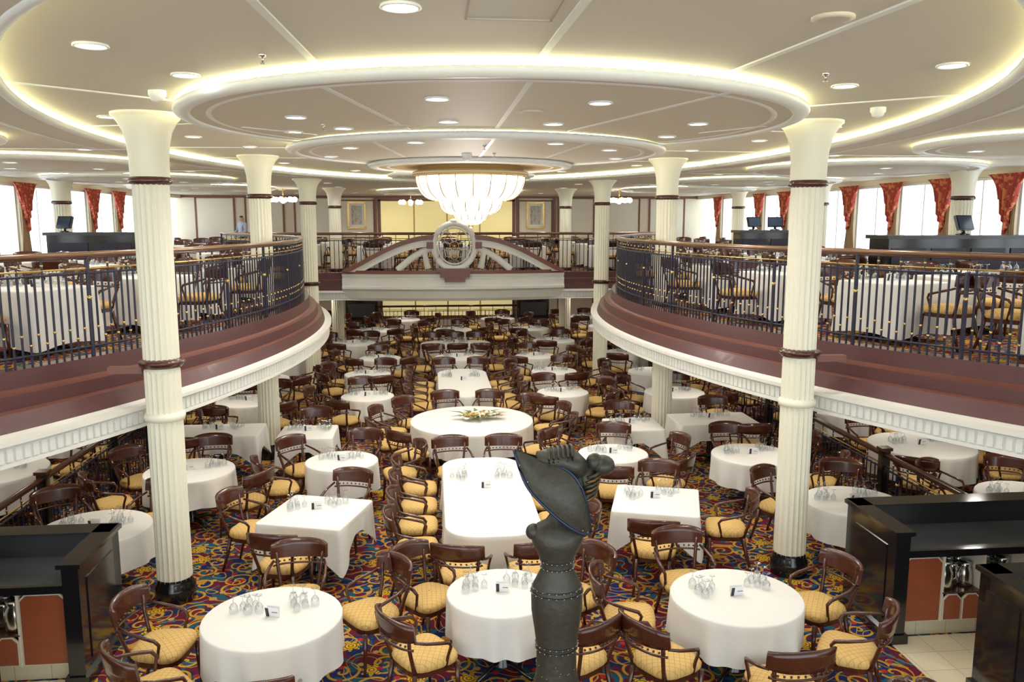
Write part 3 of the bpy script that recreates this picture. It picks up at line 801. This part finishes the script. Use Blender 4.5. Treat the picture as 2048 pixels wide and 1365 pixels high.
# ---------------------------------------- service stations
def jug(b,x,y,z,k=1):
    b.lathe([(.001,0),(.05*k,0),(.055*k,.03),(.05*k,.11*k),(.035*k,.15*k),(.045*k,.18*k),(.001,.185*k)],(x,y,z),14,M_STEEL)
    b.tube([(x+.045*k,y,z+.15*k),(x+.09*k,y,z+.13*k),(x+.085*k,y,z+.06*k),(x+.05*k,y,z+.04*k)],.007,5,M_STEEL)
def station(s):
    b=MB()
    def B(x0,x1,y0,y1,z0,z1,m): b.box((s*(x0+x1)/2,(y0+y1)/2,(z0+z1)/2),(abs(x1-x0),y1-y0,z1-z0),m)
    x0=3.70;x1=7.2
    B(x0,x0+.14,7.05,7.98,0,1.10,M_BLACK); B(x0-.03,x0+.17,7.02,8.0,1.10,1.14,M_BLACK); B(x0-.03,x0+.17,7.03,8.0,0,.10,M_BLACK)
    b.box((s*(x0-.004),7.5,.58),(.012,.6,.75),M_BLACK)
    B(x0,x1,7.82,7.98,0,1.10,M_BLACK); B(x0,x1,7.78,8.02,1.10,1.14,M_BLACK)
    B(x0+.14,x1,7.14,7.82,.86,.90,M_STONE); B(x0+.14,x1,7.12,7.16,.84,.91,M_BLACK)
    B(x0+.14,x1,7.22,7.82,0,.14,M_TILE)
    B(x0+.14,x1,7.7,7.82,.14,.86,M_BLACK)
    w=.42; x=x0+.16; i=0
    def door(xa,xb,za,zb):
        c=.05; xm,ym=s*(xa+xb)/2,7.18; hw,hz=(xb-xa)/2,(zb-za)/2; zm=(za+zb)/2
        pts=[(xm-hw,zm-hz),(xm+hw,zm-hz),(xm+hw,zm+hz-c),(xm+hw-c,zm+hz),(xm-hw+c,zm+hz),(xm-hw,zm+hz-c)]
        b.poly(pts,7.17,7.19,M_PANEL)
        k=.012; pts=[(xm+(p[0]-xm)*(1-k/hw),zm+(p[1]-zm)*(1-k/hz)) for p in pts]
        b.poly(pts,7.162,7.172,M_ORWOOD)
    while x+w<x1:
        B(x-.012,x+.012,7.17,7.7,.15,.84,M_PANEL)
        if i%3==0: door(x+.015,x+w-.015,.16,.82)
        else:
            door(x+.015,x+w/2-.005,.16,.43); door(x+w/2+.005,x+w-.015,.16,.43); B(x,x+w,7.17,7.7,.435,.45,M_WOOD)
            r9=random.Random(i)
            for jx in(.09,.21,.33): jug(b,s*(x+jx),7.28+r9.random()*.1,.45,1.1+r9.random()*.5); jug(b,s*(x+jx+.04),7.5,.45,1.3)
        x+=w; i+=1
    B(x0+.14,x1,7.165,7.2,.82,.84,M_PANEL)
    b.obj('service_station')
    b=MB()
    a0=3.98
    B(a0,a0+.14,4.6,6.25,0,1.10,M_BLACK); B(a0-.03,a0+.17,4.57,6.28,1.10,1.14,M_BLACK); B(a0-.03,a0+.17,4.57,6.28,0,.10,M_BLACK)
    for k in range(3): b.box((s*(a0-.004),4.95+k*.5,.58),(.012,.40,.78),M_BLACK)
    B(a0,6.8,6.12,6.25,0,1.10,M_BLACK); B(a0,6.8,6.08,6.28,1.10,1.14,M_BLACK)
    B(a0+.14,6.8,5.4,6.12,0,.86,M_BLACK); B(a0+.14,6.8,5.36,6.12,.86,.90,M_STONE)
    b.obj('service_station')
station(1); station(-1)

# ---------------------------------------- balcony counters
def counter(x0,x1,y0,y1):
    b=MB(); b.box(((x0+x1)/2,(y0+y1)/2,DK+.6),(x1-x0,y1-y0,1.2),M_BLACK); b.box(((x0+x1)/2,(y0+y1)/2,DK+1.23),(x1-x0+.1,y1-y0+.1,.06),M_STONE)
    n=int((x1-x0)/.6)
    for k in range(n): b.box((x0+(k+.5)*(x1-x0)/n,y0-.01,DK+.6),((x1-x0)/n-.1,.02,.9),M_IRON)
    b.obj('waiter_counter')
counter(6.75,9.5,12.8,13.4); counter(-8.4,-6.7,17.7,18.2); counter(6.95,8.4,19.8,20.3)
b=MB(); b.lathe([(.12,0),(.12,.02),(.03,.03),(.03,.10)],(0,0,0),14,M_BLACK); b.box((0,0,.20),(.36,.05,.25),M_BLACK,rot=Matrix.Rotation(-.35,3,'X')); b.box((0,-.03,.205),(.32,.01,.21),M_SCREEN,rot=Matrix.Rotation(-.35,3,'X'))
pos=b.mesh('pos_terminal')
for x,y,r in((8.15,13.0,.3),(-8.1,17.9,-.4),(7.35,20,.2),(7.9,20,-.3)): inst(pos,'pos_terminal',(x,y,DK+1.26),r)

# ---------------------------------------- statue
b=MB()
body=[(.0,.16,.14,1.02),(.0,.155,.13,1.12),(.0,.125,.115,1.28),(.0,.125,.115,1.44),(0,.14,.125,1.56),(0,.158,.135,1.68),(0,.16,.14,1.78),(0,.145,.125,1.85),(0,.105,.09,1.93),(0,.095,.085,1.97),(0,.115,.095,2.03),(0,.15,.12,2.10),(0,.163,.12,2.15),(0,.160,.10,2.19),(0,.13,.08,2.225),(0,.075,.06,2.25),(-.005,.048,.048,2.28),(.005,.042,.042,2.34),(.03,.042,.042,2.40)]
seg=32; cs=[]
for ox,rx,ry,z in body: cs.append([(ox+rx*cos(2*pi*i/seg),ry*sin(2*pi*i/seg),z) for i in range(seg)])
b.loft(cs,M_STATUE,True,closed=True)
for s in(-1,1):
    b.ball((s*.07,.07,2.11),.062,M_STATUE,12,8)
    b.ball((s*.145,0,2.18),.05,M_STATUE,12,8)
for z,rx,ry in((2.0,.104,.092),(1.955,.1,.088),(1.83,.152,.132),(1.80,.16,.138),(1.46,.129,.119),(1.43,.128,.118)):
    b.tube([(rx*cos(2*pi*i/36),ry*sin(2*pi*i/36),z) for i in range(36)],.005,5,M_BLACK,closed=True)
    for i in range(22):
        a=2*pi*i/22; b.ball(((rx+.005)*cos(a),(ry+.005)*sin(a),z),.004,M_STEEL,6,4)
r8=random.Random(2)
for i in range(60):
    a=2*pi*r8.random(); z=1.15+.2*r8.random(); b.ball((.127*cos(a),.117*sin(a),z),.003,M_STEEL,5,3)
b.ball((.10,.0,2.47),.085,M_STATUE,18,12,(.9,.95,1.2))
b.ball((.03,.015,2.43),.022,M_STATUE,8,5,(1.3,.6,1))
b.ball((.045,.0,2.405),.018,M_STATUE,8,5,(1,1,.6))
for s in(-1,1): b.ball((.105,s*.078,2.455),.018,M_STATUE,8,5,(1,.5,1.5))
b.ball((.275,.0,2.585),.072,M_STATUE,16,10,(1.0,1.1,.85)); b.ball((.225,.0,2.605),.055,M_STATUE,12,8)
b.ball((.17,.0,2.50),.085,M_STATUE,14,9,(.8,.9,1.1))
for k in range(6):
    z=2.40+.03*k; b.tube([(.125+.008*k,-.075,z-.02),(.17+.008*k,-.082,z-.005),(.215+.006*k,-.055,z+.01),(.235+.006*k,0,z+.015)],.011,5,M_GOLDST if k%2==0 else M_STATUE)
def lerp_path(P,t):
    n=len(P)-1; k=min(n-1,int(t*n)); f=t*n-k
    p0=P[max(0,k-1)];p1=P[k];p2=P[k+1];p3=P[min(n,k+2)]
    return tuple(.5*((2*p1[i])+(-p0[i]+p2[i])*f+(2*p0[i]-5*p1[i]+4*p2[i]-p3[i])*f*f+(-p0[i]+3*p1[i]-3*p2[i]+p3[i])*f**3) for i in range(len(p1)))
LO=[(-.265,.0,2.69),(-.20,-.07,2.50),(-.095,-.13,2.38),(.03,-.15,2.27),(.13,-.12,2.20),(.19,-.08,2.19)]
UP=[(-.265,.0,2.70),(-.13,-.045,2.645),(.0,-.085,2.61),(.09,-.10,2.54),(.155,-.10,2.40),(.19,-.085,2.20)]
for sy in(1,-1):
    for off,m in((0,M_STATUE),(.012,M_STATUE)):
        cs=[]
        for j in range(9):
            v=j/8; row=[]
            for i in range(31):
                t=i/30; a=lerp_path(LO,t); c=lerp_path(UP,t)
                bul=-.035*sin(pi*v)*sin(pi*t)
                row.append((a[0]+(c[0]-a[0])*v+off*.5, sy*(a[1]+(c[1]-a[1])*v+bul+off), a[2]+(c[2]-a[2])*v))
            cs.append(row)
        b.loft(cs,m,True)
    b.tube([(p[0],sy*p[1],p[2]) for p in [lerp_path(LO,i/30) for i in range(31)]],.010,6,M_BLUEB)
    b.tube([(p[0],sy*p[1],p[2]) for p in [lerp_path(UP,i/30) for i in range(12,31)]],.009,6,M_BLUEB)
    for i in range(3,30,3):
        a=lerp_path(LO,i/30); c=lerp_path(UP,i/30); v=.12
        b.ball((a[0]+(c[0]-a[0])*v,sy*(a[1]+(c[1]-a[1])*v-.006),a[2]+(c[2]-a[2])*v),.005,M_STEEL,5,3)
cr=[(-.13,.0,2.645,.05),(-.06,0,2.635,.085),(.02,0,2.63,.10),(.09,0,2.60,.105),(.14,0,2.56,.09)]
b.tube([(p[0],p[1],p[2]) for p in cr],[p[3] for p in cr],16,M_STATUE,.72)
for k in range(6):
    x=-.07+.028*k; b.tube([(x+.012*sin(q),.088*cos(q),2.630+.066*sin(q)+.003*k) for q in [pi*i/8 for i in range(9)]],.011,5,M_STATUE)
b.lathe([(.24,0),(.24,.06),(.20,.09),(.19,.9),(.22,.94),(.24,.98),(.24,1.02),(.001,1.02)],(0,0,0),32,M_BLACK)
b.obj('bronze_statue',(.095,4.75,0))

b=MB()
b.tube([(0,0,0),(0,0,2.62)],[.045,.03],10,M_WOOD)
for s,ox in((1,-.035),(-1,.045)):
    b.tube([(ox+s*(.012+.009*i*.35)*cos(i*.5),(.012+.009*i*.35)*sin(i*.5),2.64-.001*i) for i in range(16)],.013,6,M_WOOD)
b.obj('stair_newel',(.80,2.22,0))

# ---------------------------------------- waiter
me=bpy.data.meshes.new('man')
J=[(0,0,.93),(0,0,1.15),(0,0,1.38),(0,0,1.48),(-.03,0,1.56),(-.05,0,1.66),
 (.19,0,1.40),(.22,.0,1.14),(.12,-.2,1.02),(-.19,0,1.40),(-.25,-.05,1.16),(-.38,-.18,1.05),
 (.09,0,.86),(.10,0,.48),(.10,.02,.08),(.10,-.12,.04),(-.09,0,.86),(-.10,0,.48),(-.10,.02,.08),(-.10,-.12,.04),
 (.09,-.27,1.0),(-.43,-.24,1.03)]
E=[(0,1),(1,2),(2,3),(3,4),(4,5),(2,6),(6,7),(7,8),(2,9),(9,10),(10,11),(0,12),(12,13),(13,14),(14,15),(0,16),(16,17),(17,18),(18,19),(8,20),(11,21)]
R=[.15,.13,.16,.06,.085,.075,.075,.05,.032,.075,.05,.032,.09,.065,.045,.04,.09,.065,.045,.04,.036,.036]
for hx,hy,hz,root in((.09,-.27,1.0,20),(-.43,-.24,1.03,21)):
    for k in range(5):
        J.append((hx+(k-2)*.017,hy-.05-(.02 if k in(1,2,3) else 0),hz-.01)); E.append((root,len(J)-1)); R.append(.009)
me.from_pydata(J,E,[])
man=bpy.data.objects.new('man_standing',me); COL.objects.link(man); man.location=(-6.75,27.9,DK); man.rotation_euler=(0,0,-.9)
md=man.modifiers.new('skin','SKIN'); md.use_smooth_shade=True
for i,v in enumerate(me.skin_vertices[0].data): v.radius=(R[i],R[i]*.85); v.use_root=(i==0)
man.modifiers.new('sub','SUBSURF').levels=2
t=NT('man_clothes'); sp_=t.node('ShaderNodeSeparateXYZ'); t.link(t.coord(),sp_.inputs[0]); rp=t.node('ShaderNodeValToRGB'); t.link(t.math('DIVIDE',sp_.outputs[2],2.0),rp.inputs[0])
e=rp.color_ramp; e.interpolation='CONSTANT'; e.elements[0].color=C(.02,.02,.025); e.elements[1].position=.485; e.elements[1].color=C(.40,.44,.56)
x=e.elements.new(.735); x.color=C(.45,.24,.16); x=e.elements.new(.80); x.color=C(.03,.02,.015)
t.link(rp.outputs[0],t.b.inputs['Base Color']); me.materials.append(t.m)

# ---------------------------------------- world, camera
w=bpy.data.worlds.new('World'); SC.world=w; w.use_nodes=True
bg=w.node_tree.nodes['Background']; bg.inputs[0].default_value=(.86,.95,1,1); bg.inputs[1].default_value=2.2
cam=bpy.data.cameras.new('camera'); co=bpy.data.objects.new('camera',cam); COL.objects.link(co)
cam.sensor_width=36; cam.lens=29.0; cam.clip_end=200; cam.clip_start=.05
co.location=(-.65,0,4.05); co.rotation_euler=(radians(90-8.32),0,radians(-5.62))
SC.camera=co
